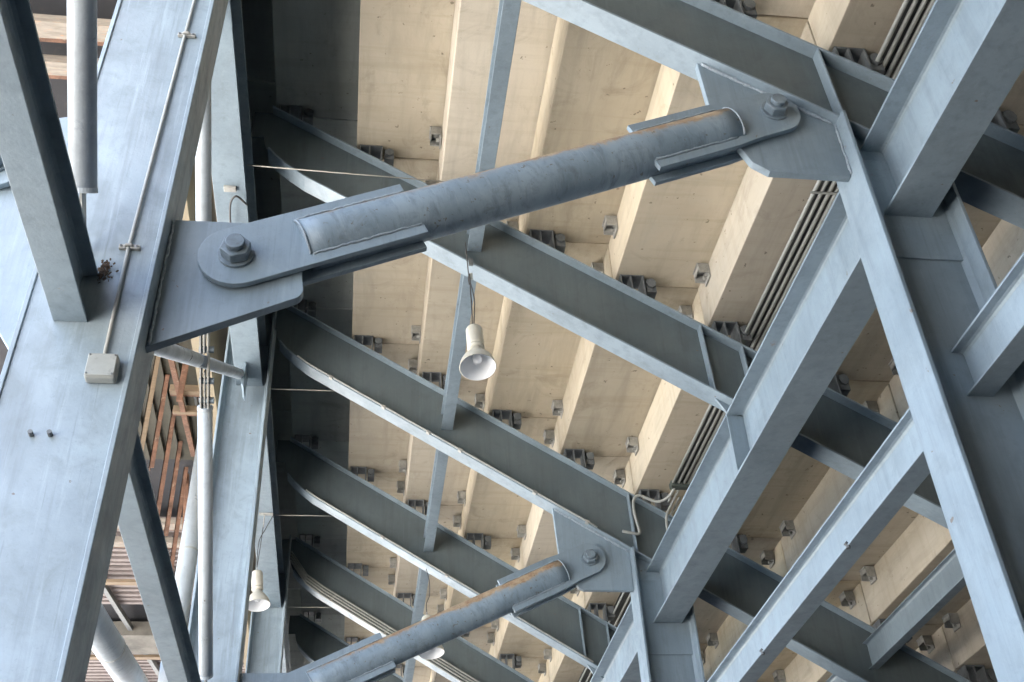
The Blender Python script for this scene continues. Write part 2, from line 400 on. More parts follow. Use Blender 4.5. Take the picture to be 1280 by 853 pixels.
def column(label, x0, x1, yc, half, top0, top1, lean=0., mat=STEEL, zb=-EYE, tf=.024, parts_mat=None):
    """H column, flanges facing +-X, web in the XZ plane; top0/top1 = heights at its two flanges; lean = dx per metre of height about z=4"""
    L = lambda x, z: x+lean*(z-4)
    t = thing('steel_column', label, 'steel column', ((x0+x1)/2, yc, zb), 'H-section columns of the frame')
    link('outer_flange', P([(L(x0, zb), zb), (L(x0+tf, zb), zb), (L(x0+tf, top0), top0), (L(x0, top0), top0)], yc-half, yc+half), mat, t, bevel=.004)
    link('inner_flange', P([(L(x1-tf, zb), zb), (L(x1, zb), zb), (L(x1, top1), top1), (L(x1-tf, top1), top1)], yc-half, yc+half), mat, t, bevel=.004)
    link('web', P([(L(x0+tf, zb), zb), (L(x1-tf, zb), zb), (L(x1-tf, top1), top1), (L(x0+tf, top0), top0)], yc-.008, yc+.008), parts_mat or mat, t)
    bm = bmesh.new()
    for (x, sx) in ((x0+tf, 1), (x1-tf, -1)):
        for sy in (-1, 1):
            tt = top0 if sx > 0 else top1
            bot_ = [(L(x, zb), yc+sy*.008, zb), (L(x+sx*.03, zb), yc+sy*.008, zb), (L(x, zb), yc+sy*.038, zb)]
            prism_pts(bm, bot_, (lean*(tt-zb), 0, tt-zb-.01))
    link('root_fillet', bm, parts_mat or mat, t)
    return t
# inner columns under rakers 1, 3, 5
N = {}
for k, dx, lab in ((1, 0., 'big inner steel column with a near white edge, running down the right side of the view'),
               (3, -.03, 'smaller inner column under the third raker, at the bottom right of centre behind the small gusset'),
               (5, -.03, 'farthest inner column, under the fifth raker at the bottom edge')):
    yc = 3*k+1.44
    x0, x1 = 2.92+dx, 3.49+dx
    N[k] = column(lab, x0, x1, yc, .155 if k == 1 else .15, zB(x0)-.022, zB(x1)-.022, mat=STEEL)
    link('web_splice_plate', B(x0+.03, x1-.03, yc-.022, yc-.009, 4.14, 4.95), STEEL, N[k], bevel=.003)
# outer columns at frames 1, 3, 5
F = {}
F[1] = column('massive pale blue outer column filling the left edge, with a thin conduit and a junction box on its face', -1.59, -1.03, 4.44, .175, 8.45, 8.45, lean=.021, mat=STEEL_PALE)
for nm, y_ in (('front_plate', 4.277), ('back_plate', 4.585)):
    q = lambda x, z: x+.021*(z-4)
    link(nm, P([(q(-1.566, -EYE), -EYE), (q(-1.054, -EYE), -EYE), (q(-1.054, 8.44), 8.44), (q(-1.566, 8.44), 8.44)], y_, y_+.02), STEEL_PALE, F[1])
bead_later = True
F[3] = column('slimmer pale blue outer column at lower left behind the white pipe brace', -1.55, -1.04, 10.44, .175, 8.45, 8.45, mat=STEEL_PALE)
F[5] = column('farthest outer column, a short grey piece below the pale beam at lower left', -1.55, -1.04, 16.44, .175, 8.45, 8.45, mat=STEEL_PALE)

# longitudinal beams
for (y0, y1, lab) in ((-3.95, 4.43, 'deep beam nearest the camera at the top right corner, white web, ending on the big inner column'),
                      (4.45, 10.43, 'deep beam running from the big inner column back to the smaller one, with a small stiffener plate half way'),
                      (10.45, 16.43, 'deep beam at bottom centre, running on behind the smaller inner column')):
    t = ybeam('longitudinal_beam', lab, 3.20, 4.475, .59, .30, y0, y1, group='deep beams joining the inner columns')
    if y0 < 10.45 and y1 > 5:
        for s in (-1, 1):
            link('stiffener', B(3.20+s*.078-.07, 3.20+s*.078+.07, 7.43, 7.445, 4.497, 5.043), STEEL, t, bevel=.002)
# wedge plates between even rakers and the deep beam
for k in (2, 4):
    yc = 3*k+1.44
    link('wedge_plate', P([(2.98, zB(2.98)-.022), (3.36, zB(3.36)-.022), (3.34, 5.068), (3.06, 5.068)], yc-.012, yc+.012), STEEL, RK[k], bevel=.002)
for (y0, y1, lab) in ((-3.95, 4.43, 'small beam at the right edge butting on the big inner column below the deep beam'),
                      (4.45, 10.43, 'long white faced small beam crossing the lower right from the big inner column'),
                      (10.45, 16.43, 'small beam beyond the smaller inner column, below the frame')):
    ybeam('lower_tie_beam', lab, 3.24, 3.175, .30, .15, y0, y1, tf=.014, tw=.009, group='small beams joining the inner columns')
for (y0, y1, lab) in ((-3.95, 4.276, 'dark small beam slanting down from the top left corner onto the massive outer column'),
                      (4.45, 10.43, 'small grey beam slanting down behind the massive outer column at lower left'),
                      (10.45, 16.43, 'small outer beam beyond the slimmer outer column, below the frame')):
    ybeam('outer_tie_beam', lab, -1.372, 3.315, .30, .155, y0, y1, tf=.014, tw=.009, group='small beams joining the outer columns')
for (y0, y1, lab) in ((-3.95, 4.43, 'deep outer beam above the frame, before the massive outer column'),
                      (4.45, 10.43, 'deep outer beam with pale grey underside between the massive and the slimmer outer column'),
                      (10.45, 16.43, 'deep outer beam with pale grey underside carrying the far pendant lamp'),
                      (16.45, 22.4, 'farthest deep outer beam at the bottom left')):
    ybeam('edge_beam', lab, -1.262, 7.275, .59, .29, y0, y1, mw=STEEL_SHADE, group='deep edge beams joining the outer columns')
# purlins P between rakers, and short purlins low on the right
plab = ['above the frame', 'nearest in view, coming down from the top edge to the second raker', 'between the second and third rakers, behind the nearest pendant lamp',
        'between the third and fourth rakers', 'between the fourth and fifth rakers, behind the half hidden lamp', 'between the fifth and sixth rakers at the bottom edge']
for k in range(0, 6):
    ybeam('purlin', 'slim grey purlin, '+plab[k], .962, 6.755, .22, .13, 3*k+1.448, 3*k+4.432, tf=.010, tw=.008, group='slim purlins between rakers')
for k, lab in ((1, 'short purlin out of frame at the right'), (2, 'short grey purlin at the lower right, running onto the third raker'), (3, 'short purlin at the bottom edge beyond the third raker')):
    ybeam('short_purlin', lab, 5.31, 3.99, .28, .10, 3*k+1.448, 3*k+4.432, mat=STEEL, tf=.010, tw=.007, group='short low purlins on the right')

for yy in (6.15, 7.95):
    tb = [o for o in SC.objects if o.name.startswith('lower_tie_beam') and abs(o.location.y-4.45) < .01][0]
    link('stud', TB([(3.17, yy, 3.16), (3.17, yy, 3.185), (3.155, yy, 3.20)], .016, 8), STOOL, tb)
bm = bmesh.new()
for q in range(110):
    cx_, cz_ = -1.29+abs(random.gauss(0, .028)), 3.625+random.gauss(0, .028); a_ = random.uniform(0, PI); l_ = random.uniform(.006, .016)
    p_ = Vector((cx_, 4.27-random.uniform(0, .012), cz_)); tube(bm, [p_, p_+Vector((math.cos(a_)*l_, -random.uniform(0, .01), math.sin(a_)*l_))], random.uniform(.002, .005), 5)
dn = link('dried_dirt', bm, simple('rusty_dirt', (.09, .06, .04), .95, .4, 30)); tag(dn, 'rusty dirt clump caught where the top left beam meets the massive column', 'dirt', kind='stuff')
# ------------------------------------------------------------------ tie struts, gussets, pins
def rounded(poly, rads, n=6):
    out = []; L = len(poly)
    for i in range(L):
        p = Vector(poly[i]); r = rads[i]
        if r <= 0: out.append(tuple(p)); continue
        a_ = (Vector(poly[i-1])-p).normalized(); b_ = (Vector(poly[(i+1) % L])-p).normalized()
        ang = a_.angle(b_); d = r/math.tan(ang/2); c = p+(a_+b_).normalized()*(r/math.sin(ang/2))
        s = p+a_*d-c; e_ = p+b_*d-c
        for j in range(n+1):
            v = s.lerp(e_, j/n); out.append(tuple(c+v.normalized()*r))
    return out
def bead(parent, p, q, r=.010, n=None, mat=CAULK):
    p, q = Vector(p), Vector(q); L = (q-p).length; n = n or int(L/.02); pts = []; rr = []
    for j in range(n+1):
        pts.append(p.lerp(q, j/n)+Vector((random.uniform(-.003, .003), random.uniform(-.003, .003), random.uniform(-.003, .003)))); rr.append(r*random.uniform(.6, 1.25))
    return link('weld_bead', TB(pts, rr, 6), mat, parent, smooth=True)
def eye_plate(a_, b_, yk, tk, w_end, w_eye, L, flip=1):
    """plate in XZ: round eye of radius w_eye about a_, tapering on to half width w_end and running along towards b_ for L metres"""
    A, Bv = Vector(a_), Vector(b_); d = (Bv-A).normalized(); n = Vector((-d.y, d.x))
    pts = []
    for j in range(17):
        t = PI/2+PI*j/16
        pts.append(A+d*math.cos(t)*w_eye+n*math.sin(t)*w_eye)
    pts.append(A+d*.20-n*w_eye); pts.append(A+d*.42-n*w_end); pts.append(A+d*L-n*w_end); pts.append(A+d*L+n*w_end); pts.append(A+d*.42+n*w_end); pts.append(A+d*.20+n*w_eye)
    return P([tuple(p) for p in pts], yk-tk/2, yk+tk/2)
def pin(parent, c, y, sz=1., rot=.3):
    """washer, hexagon nut and round bolt end, standing off towards the camera (-Y)"""
    x, z = c
    bm = bmesh.new(); lathe_disc(bm, (x, y, z), .092*sz, .016*sz, 28); link('washer', bm, GALV, parent, bevel=.002)
    bm = bmesh.new(); lathe_disc(bm, (x, y-.016*sz, z), .080*sz, .062*sz, 6, rot); link('nut', bm, GALV, parent, bevel=.006)
    bm = bmesh.new(); lathe_disc(bm, (x, y-.078*sz, z), .049*sz, .034*sz, 28); link('bolt_end', bm, GALV, parent, bevel=.005)
    bm = bmesh.new(); tube(bm, [(x, y+.22, z), (x, y+.26, z)], .08*sz, 6); link('bolt_head', bm, GALV, parent, bevel=.004)
def lathe_disc(bm, c, r, h, seg, rot=0.):
    a_ = [bm.verts.new((c[0]+r*math.cos(rot+2*PI*k/seg), c[1], c[2]+r*math.sin(rot+2*PI*k/seg))) for k in range(seg)]
    b_ = [bm.verts.new((v.co.x, c[1]-h, v.co.z)) for v in a_]
    bm.faces.new(a_); bm.faces.new(b_[::-1])
    for k in range(seg): bm.faces.new([a_[k], b_[k], b_[(k+1) % seg], a_[(k+1) % seg]])
def strut(label, A, Bp, yc, ra=.148, xs=(.36, .32), Lp=(1.00, .98)):
    A, Bp = Vector(A), Vector(Bp); d = (Bp-A).normalized(); L = (Bp-A).length
    t = thing('tie_strut', label, 'tubular strut', (A.x, yc, A.y), 'pin-ended tubular struts')
    n = Vector((-d.y, d.x))
    # tube, its object space: z along, x up
    p0, p1 = A+d*xs[0], Bp-d*xs[1]; mid = (p0+p1)/2; LL = (p1-p0).length
    bm = bmesh.new(); seg = 40; nz = 24; rings = []
    for j in range(nz+1):
        z = -LL/2+LL*j/nz
        rings.append([bm.verts.new((ra*math.cos(2*PI*k/seg), ra*math.sin(2*PI*k/seg), z)) for k in range(seg)])
    for r0, r1 in zip(rings, rings[1:]):
        for k in range(seg): bm.faces.new([r0[k], r0[(k+1) % seg], r1[(k+1) % seg], r1[k]])
    f0 = bm.faces.new(rings[0][::-1]); f1 = bm.faces.new(rings[-1])
    me = bpy.data.meshes.new('tube'); bmesh.ops.recalc_face_normals(bm, faces=bm.faces); bm.to_mesh(me); bm.free(); me.materials.append(STRUT)
    for p in me.polygons: p.use_smooth = len(p.vertices) == 4
    o = bpy.data.objects.new('tube', me); COL.objects.link(o); o.parent = t
    zax = Vector((d.x, 0, d.y)); xax = Vector((n.x, 0, n.y)); yax = zax.cross(xax)
    mm = Matrix((xax, yax, zax)).transposed().to_4x4(); mm.translation = Vector((mid.x-A.x, 0, mid.y-A.y)); o.matrix_local = mm
    for s, off in ((-1, .062), (1, .062)):
        link('end_plate', eye_plate(A, Bp, yc+s*off, .034, ra+.045, .195, Lp[0]), STEEL, t, bevel=.004)
        link('end_plate', eye_plate(Bp, A, yc+s*off, .034, ra+.045, .175, Lp[1]), STEEL, t, bevel=.004)
    y = yc-.062-.017
    pin(t, A, y, 1.0); pin(t, Bp, y, .95, .1)
    # welds where tube meets plate: arcs at the tube ends and beads along it
    for P0, dd in ((A+d*xs[0], d), (Bp-d*xs[1], -d)):
        pts = []; rr = []
        h = math.sqrt(ra*ra-.079**2)
        for j in range(15):
            th_ = -PI/2+PI*j/14
            q = math.sin(th_)*h; dep = math.sqrt(max(ra*ra-q*q, .0))
            pts.append((P0.x+n.x*q-dd.x*.004, yc-dep-.0, P0.y+n.y*q-dd.y*.004)); rr.append(.007*random.uniform(.7, 1.2))
        link('weld_bead', TB(pts, rr, 6), CAULK, t, smooth=True)
    for P0, dd, LL_ in ((A, d, Lp[0]), (Bp, -d, Lp[1])):
        h = math.sqrt(ra*ra-.079**2)
        for s in (-1, 1):
            a_ = P0+dd*(xs[0]+.01)+n*s*(h+.004); b_ = P0+dd*(LL_-.01)+n*s*(h+.004)
            bead(t, (a_.x, yc-.082, a_.y), (b_.x, yc-.082, b_.y), .007)
    return t
strut('large rust stained tubular strut across the upper middle, ending at the first raker', (-.669, 3.859), (2.506, 5.286), 4.44)
strut('small looking far tubular strut rising from the bottom left of centre to the third raker', (-.69, 3.67), (2.435, 5.165), 10.44, Lp=(1.15, 1.0))
strut('strut end at the extreme left edge, only its round plate showing beside the massive column', (-4.9, 5.6), (-1.985, 4.43), 4.44)
# outer gussets (welded to the outer columns)
def gusset_outer(k, dz=0.):
    yc = 3*k+1.44; c = F[k]
    poly = [(-1.045, 3.285+dz), (-1.035, 4.13+dz), (-.56, 4.135+dz), (-.36, 4.04+dz), (-.315, 3.65+dz)]
    g = link('gusset_plate', P(rounded(poly, [0, 0, .12, .05, .07]), yc-.028, yc+.028), STEEL, c, bevel=.004)
    bead(c, (-1.03, yc-.034, 3.30+dz), (-1.02, yc-.034, 4.12+dz), .008)
gusset_outer(1); gusset_outer(3, -.18)
link('gusset_plate', P(rounded([(-1.632, 3.2), (-2.1, 3.9), (-2.28, 4.35), (-2.1, 4.75), (-1.622, 4.9)], [0, .1, .15, .1, 0]), 4.412, 4.468), STEEL, F[1], bevel=.004)
# inner gussets (welded under rakers 1 and 3)
def gusset_inner(k, pts):
    yc = 3*k+1.44
    link('gusset_plate', P(rounded(pts, [0, 0, .05, 0, 0, 0]), yc-.026, yc+.026), STEEL, RK[k], bevel=.004)
    a_, b_ = pts[0], pts[-1]
    bead(RK[k], (a_[0]+.02, yc-.035, zB(a_[0]+.02)-.030), (2.9, yc-.035, zB(2.9)-.030), .013)
gusset_inner(1, [(2.095, zB(2.095)-.019), (2.112, 5.293), (2.303, 4.86), (2.40, 4.79), (2.918, 4.79), (2.918, zB(2.918)-.019)])
gusset_inner(3, [(2.095, zB(2.095)-.019), (2.125, 5.19), (2.30, 4.86), (2.36, 4.83), (2.888, 4.83), (2.888, zB(2.888)-.019)])
gusset_inner(5, [(2.095, zB(2.095)-.019), (2.125, 5.19), (2.30, 4.86), (2.36, 4.83), (2.888, 4.83), (2.888, zB(2.888)-.019)])
bead(N[1], (2.915, 4.40, 4.80), (2.915, 4.40, 5.24), .009)
# weld lines where the beams land on the column web
for yy, xx, zz, dd in ((4.425, 3.207, 4.50, .53), (4.425, 3.247, 3.19, .27)):
    bead(N[1], (xx+.012, yy-.004, zz), (xx+.012, yy-.004, zz+dd), .010, mat=simple('pale_weld', (.42, .38, .28), .7, .3, 30) if zz > 4 else CAULK)

# ------------------------------------------------------------------ pipe braces in the outer bays
def brace(label, p, q, r, ends=(1, 1), caps=.2):
    p, q = Vector(p), Vector(q); d = (q-p).normalized()
    t = thing('pipe_brace', label, 'pipe brace', tuple(q), 'pale pipe braces between outer columns')
    link('pipe', TB([p, q], r, 28), PIPEW, t, smooth=False)
    o = t.children[0] if t.children else None
    for pl in (o.data.polygons if o else []): pl.use_smooth = len(pl.vertices) == 4
    for s, e_, on in ((-1, p, ends[0]), (1, q, ends[1])):
        if not on: continue
        bm = bmesh.new(); bar(bm, e_-d*s*.02, e_+d*s*caps*1.6, .012, .085, (0, d.z, -d.y)); link('end_tongue', bm, BRKT, t)
        bm = bmesh.new(); tube(bm, [e_-d*s*.02, e_+d*s*.006], r*1.04, 28); link('end_cap', bm, PIPEW, t)
    return t
brace('thick white pipe brace hanging at the top left in front of the massive column', (-1.38, -1.0, 8.50), (-1.38, 4.02, 3.92), .067, caps=.16)
brace('upper length of pale pipe between the massive column and the pale beam', (-1.30, 4.62, 7.56), (-1.30, 7.25, 5.74), .062)
brace('long pale pipe standing between the two outer columns at lower left', (-1.30, 7.92, 5.29), (-1.30, 10.02, 3.78), .062)
brace('short slanting pale pipe below the big gusset, crossing behind the brace joint', (-1.335, 4.62, 3.55), (-1.335, 7.4, 5.40), .058, (1, 0))
brace('end length of the slanting pale pipe, running on to the slimmer column', (-1.335, 7.42, 5.413), (-1.335, 10.0, 7.13), .058, (0, 1))
t = thing('brace_joint', 'bolted grey joint plates where the pale pipe braces cross', 'joint plate', (-1.3, 7.6, 5.45))
d = Vector((0, 2.10, -1.51)).normalized()
for s in (-1, 1):
    bm = bmesh.new(); bar(bm, Vector((-1.30+s*.03-.035*0, 7.10, 5.86))+Vector((0, 0, 0)), Vector((-1.30+s*.03, 8.0, 5.23)), .012, .10, (0, d.z, -d.y)); link('splice_plate', bm, BRKT, t)
for yy, zz in ((7.30, 5.70), (7.50, 5.58), (7.72, 5.42), (7.86, 5.32)):
    bm = bmesh.new(); tube(bm, [(-1.345, yy, zz), (-1.225, yy, zz)], .028, 6); link('bolt', bm, GALV, t)
# corner gusset for the second brace at the slimmer column
link('brace_gusset', P([(-1.30, 7.27), (-1.27, 7.27), (-1.27, 6.95), (-1.30, 7.0)], 9.98, 10.26), STEEL, F[3])

# ------------------------------------------------------------------ conduit, clamps and box on the massive column
t = thing('column_conduit', 'thin pale conduit on the massive column web, ending in a junction box', 'conduit', (-1.23, 4.41, 3.06))
link('pipe', TB([(-1.035, 4.262, 8.3), (-1.108, 4.262, 5.81), (-1.122, 4.262, 5.45), (-1.178, 4.262, 3.785), (-1.182, 4.262, 3.09)], .0095, 12), COND, t, smooth=True)
for x, z in ((-1.112, 5.485), (-1.176, 3.79)):
    link('pipe_clamp', B(x-.05, x+.052, 4.256, 4.276, z-.013, z+.013), BRKT, t, bevel=.003)
    bm = bmesh.new(); tube(bm, [(x-.02, 4.254, z), (x-.011, 4.246, z), (x+.011, 4.246, z), (x+.02, 4.254, z)], .008, 8); link('clamp_saddle', bm, BRKT, t)
    for q in (-.038, .04): link('screw', TB([(x+q, 4.256, z), (x+q, 4.250, z)], .007, 6), STOOL, t)
link('junction_box', B(-1.242, -1.105, 4.215, 4.275, 2.962, 3.092), COND, t, bevel=.012)
link('box_lid', B(-1.238, -1.109, 4.207, 4.215, 2.966, 3.088), COND, t, bevel=.004)
for x in (-1.229, -1.118):
    for z in (2.975, 3.079): link('screw', TB([(x, 4.208, z), (x, 4.203, z)], .005, 6), STOOL, t)
link('cable_gland', TB([(-1.182, 4.262, 3.09), (-1.182, 4.262, 3.115)], .015, 8), COND, t)
for x, z in ((-1.417, 2.683), (-1.338, 2.685)):
    link('stud', TB([(x, 4.276, z), (x, 4.245, z)], .011, 8), STOOL, F[1])

# ------------------------------------------------------------------ pendant lamps
def lamp(label, hook, top, tilt, sc=1., cables=1, cordpts=None):
    """hook = where the cord is tied; top = top of the ballast housing"""
    t = thing('pendant_lamp', label, 'lamp', tuple(hook), 'hanging bell lamps')
    ax = Vector(tilt).normalized()          # points down the lamp
    T = Vector(top)
    def prof(pr_, mat, name, sm=True):
        bm = bmesh.new(); lathe(bm, [(r*sc, z*sc) for r, z in pr_], 40, T, ax)
        o = link(name, bm, mat, t, smooth=sm); return o
    prof([(.001, .045), (.034, .045), (.058, .055), (.066, .072), (.0665, .245), (.060, .262), (.001, .262)], ENAMEL, 'housing')
    link('hanger_eye', TB([T-ax*.01, T+ax*.06], .009, 8), BRKT, t, smooth=True)
    prof([(.054, .262), (.066, .268), (.068, .285), (.057, .30), (.046, .30)], ENAMEL, 'collar')
    bell = [(.046, .30), (.052, .325), (.072, .352), (.098, .385), (.120, .42), (.133, .455), (.138, .49)]
    prof(bell+[(.141, .494), (.136, .495)], ENAMEL, 'shade')
    prof([(.136, .495)]+[(r-.004, z+.001) for r, z in bell[::-1]]+[(.01, .31)], INNER, 'reflector')
    prof([(.001, .30), (.018, .31), (.022, .35), (.034, .385), (.038, .41), (.03, .435), (.001, .447)], GLASS, 'bulb')
    for c in (cordpts or []):
        link('cord', TB(smooth_curve(c, 5), .0055, 6), CABLE, t, smooth=True)
    return t
lamp('nearest cream bell lamp, fully in view, hanging on two thin cords below the second raker', (.905, 7.33, 6.36), (.915, 7.30, 5.80), (.02, -.20, -1), 1.08,
     cordpts=[[(.862, 7.25, 6.70), (.875, 7.27, 6.5), (.89, 7.28, 6.30), (.93, 7.30, 6.08), (.918, 7.30, 5.79)], [(.905, 7.33, 6.40), (.900, 7.31, 6.2), (.905, 7.30, 6.0), (.905, 7.30, 5.79)], [(.905, 7.33, 6.40), (.885, 7.31, 6.33), (.89, 7.29, 6.24)]])
lamp('cream bell lamp half hidden behind the small looking strut near the bottom', (.925, 13.33, 6.46), (.935, 13.36, 5.86), (.1, -.10, -1), 1.15,
     cordpts=[[(.925, 13.33, 6.46), (.965, 13.34, 6.3), (.97, 13.35, 6.1), (.93, 13.36, 5.98), (.935, 13.36, 5.85)]])
lamp('small far cream bell lamp beside the slimmer outer column, hanging under the pale beam', (-1.22, 13.42, 7.27), (-1.262, 13.42, 6.48), (.12, -.12, -1), 1.10,
     cordpts=[[(-1.11, 13.42, 7.27), (-1.20, 13.42, 7.05), (-1.27, 13.42, 6.85), (-1.262, 13.42, 6.47)], [(-1.23, 13.42, 7.23), (-1.24, 13.42, 6.9), (-1.262, 13.42, 6.47)]])
t = thing('cable_clip', 'small pale hook plate under the pale beam above the far bell lamp', 'bracket', (-1.22, 13.42, 7.27))
link('plate', B(-1.30, -1.12, 13.38, 13.44, 7.262, 7.274), BRKT, t); link('rod', TB([(-1.23, 13.42, 7.26), (-1.23, 13.42, 7.08)], .008, 6), BRKT, t)
t = thing('cable_clip', 'small pale clamp with a curling wire under the pale beam above the big gusset', 'bracket', (-1.26, 7.4, 7.27))
link('plate', B(-1.31, -1.20, 7.28, 7.34, 7.245, 7.274), BRKT, t, bevel=.004)
link('wire', TB(smooth_curve([(-1.12, 7.55, 7.30), (-1.14, 7.45, 7.24), (-1.20, 7.36, 7.22), (-1.25, 7.42, 7.20), (-1.27, 7.6, 7.2), (-1.275, 7.8, 7.22)], 5), .010, 6), CABLE, t, smooth=True)
t = thing('cable_clip', 'small dark clip on the lower flange of the second raker holding the lamp cord', 'bracket', (.91, 7.33, 6.42))
link('plate', B(.895, .935, 7.322, 7.338, zB(.915)-.06, zB(.915)+.02), STOOL, t); link('stem', TB([(.915, 7.33, 6.40), (.915, 7.33, 6.33)], .012, 8), COND, t)

# ------------------------------------------------------------------ conduits along the rakers and the cable tray
def flange_run(k, xs, name, label, offs, r=.011, mat=COND, clips=(), ends=None):
    yc = 3*k+1.44
    t = thing(name, label, 'conduit', (xs[0], yc-.1, zB(xs[0])))
    for j, (dy, dz) in enumerate(offs):
        n = 26; pts = []
        for q in range(n+1):
            x = xs[0]+(xs[1]-xs[0])*q/n
            z = zB(x)
            if x < -.60:
                cc = [(-.60, zB(-.60)), (-.75, 7.645), (-.88, 7.77), (-.96, 7.875), (-1.01, 7.985), (-1.03, 8.10)]
                for (xa, za), (xb, zb_) in zip(cc, cc[1:]):
                    if xb <= x <= xa: z = za+(zb_-za)*(x-xa)/(xb-xa)
            pts.append((x, yc+dy, z+dz))
        link('pipe', TB(pts, r, 8), mat, t, smooth=True)
    for x in clips:
        dys = [o_[0] for o_ in offs]; bm = bmesh.new()
        z = zB(x)
        d_ = Vector((CS, 0, -SN)); nn = Vector((SN, 0, CS))
        if len(offs) > 1:
            p = Vector((x, yc, z))
            bar(bm, p+Vector((0, min(dys)-.03, 0))+nn*(offs[0][1]-.016), p+Vector((0, max(dys)+.03, 0))+nn*(offs[-1][1]-.016), .035, .008, tuple(nn))
        else:
            p = Vector((x, yc+offs[0][0], z+offs[0][1])); bar(bm, p-d_*.02-nn*.01, p+d_*.02-nn*.01, .045, .03, tuple(nn))
        link('clip', bm, BRKT, t)
    return t
flange_run(3, (-.75, 2.55), 'raker_conduit', 'single thin conduit clipped along the lower flange of the third raker', [(-.108, .004)], .010, clips=(-.35, .25, .75, 1.1, 1.9, 2.45))
flange_run(4, (-.70, 3.05), 'raker_conduit', 'single thin conduit along the lower flange of the fourth raker', [(-.108, .006)], .011, clips=(.35, 1.2))
flange_run(5, (-1.02, 6), 'raker_conduit', 'bundle of four parallel conduits lying along the lower flange of the fifth raker',
           [(-.125, -.02), (-.125, .035), (-.115, .09), (-.105, .145)], .014, clips=(-.35, .5, 2.))
t = thing('cable_tray', 'dark tray with four pale conduits running lengthwise just below the fourth concrete step', 'cable tray', (3.45, -4, 5.9))
link('tray', B(3.385, 3.70, -4, 10.1, 5.945, 5.96), TRAY, t); link('tray_side', B(3.685, 3.70, -4, 10.1, 5.86, 5.945), TRAY, t)
for j, x in enumerate((3.365, 3.425, 3.485, 3.54)):
    link('pipe', TB([(x, -4, 5.905), (x+.002, 3, 5.90), (x, 10.15, 5.905)], .016, 8), COND, t, smooth=True)
for yy in (-2, 1, 3.3, 5.6, 8.4): link('hanger', B(3.33, 3.60, yy, yy+.02, 5.878, 5.886), COND, t)
link('coupling', B(3.34, 3.56, 10.02, 10.12, 5.865, 5.935), simple('green_grey_fitting', (.06, .075, .068), .6), t, bevel=.01)
t2 = thing('cable_tray', 'far dark tray with two conduits continuing beyond the third raker', 'cable tray', (3.45, 10.8, 5.9))
link('tray', B(3.40, 3.60, 10.9, 19, 5.945, 5.96), TRAY, t2)
for x in (3.40, 3.50): link('pipe', TB([(x, 10.3, 5.88), (x, 19, 5.905)], .014, 8), COND, t2, smooth=True)
t = thing('flexible_conduit', 'looping grey flexible conduit from the tray end down the stiffener of the third raker', 'conduit', (2.9, 10.3, 5.4))
link('pipe', TB(smooth_curve([(3.40, 10.05, 5.90), (3.34, 10.18, 5.82), (3.22, 10.26, 5.80), (3.05, 10.28, 5.88), (2.98, 10.29, 5.84), (2.965, 10.30, 5.70), (2.99, 10.30, 5.52), (2.985, 10.28, 5.42), (2.90, 10.27, 5.42), (2.80, 10.27, 5.44)], 6), .016, 8), COND, t, smooth=True)
link('pipe', TB(smooth_curve([(3.46, 10.06, 5.90), (3.40, 10.3, 5.80), (3.33, 10.33, 5.66), (3.32, 10.33, 5.45), (3.36, 10.3, 5.2)], 6), .014, 8), COND, t, smooth=True)
# thin tie rods near the outer ends of the rakers
for k, lab, x1 in ((2, 'thin pale rod crossing in front of the second raker towards the slim purlin', .90), (3, 'thin pale rod behind the third raker, left end', .3), (4, 'thin pale rod behind the fourth raker, left end', .0), (5, 'thin pale rod near the fifth raker, left end', .3), (6, 'lowest thin pale rod near the sixth raker, left end', .3)):
    y = 3*k+1.10 if k == 2 else 3*k+1.60
    t = thing('tie_rod', lab, 'rod', (-1.1, y, 7.36))
    link('rod', TB([(-1.1, y, 7.36), (x1, y, 7.29 if k == 2 else 7.36)], .0055, 8), WIRE, t, smooth=True)

# ------------------------------------------------------------------ canopy, timber and rusty framing beyond the outer columns
can = thing('slatted_canopy', 'dark canopy with rows of pale slats seen high beyond the outer columns at lower left', 'canopy', (-4.2, 5, 9.6))
link('deck_sheet', B(-5.9, -2.02, 4.9, 16, 9.62, 9.72), NAVY, can)
link('far_deck_sheet', B(-8.2, -2.02, 16.0, 36, 9.63, 9.73), NAVY, can)
s0 = None; y = 17.8
while y < 31:
    if not (21.35 < y < 23.4):
        if s0 is None: o = s0 = link('slat', B(-3.6, 2.1, -.045, .045, -.03, .03), SLAT, None)
        else: o = s0.copy(); COL.objects.link(o)
        o.parent = can; o.location = Vector((-4.2, y, 9.50+random.uniform(-.01, .01)))-can.location
    y += .19
link('cross_beam', B(-6.3, -2.1, 22.3, 23.3, 9.25, 9.55), simple('stained_grey_beam', (.085, .08, .07), .8, .6, 1.5), can)
for (p, q) in (((-5.2, 16, 9.40), (-4.1, 26, 9.40)), ((-3.6, 18, 9.40), (-3.0, 30, 9.40)), ((-5.0, 23.4, 9.38), (-4.3, 31, 9.38))):
    bm = bmesh.new(); bar(bm, p, q, .09, .10); link('joist', bm, STOOL, can)
for y_ in (19.9, 23.6, 25.4):
    link('batten', B(-6.3, -2.1, y_, y_+.14, 9.30, 9.36), WOOD, can)
tim = 0
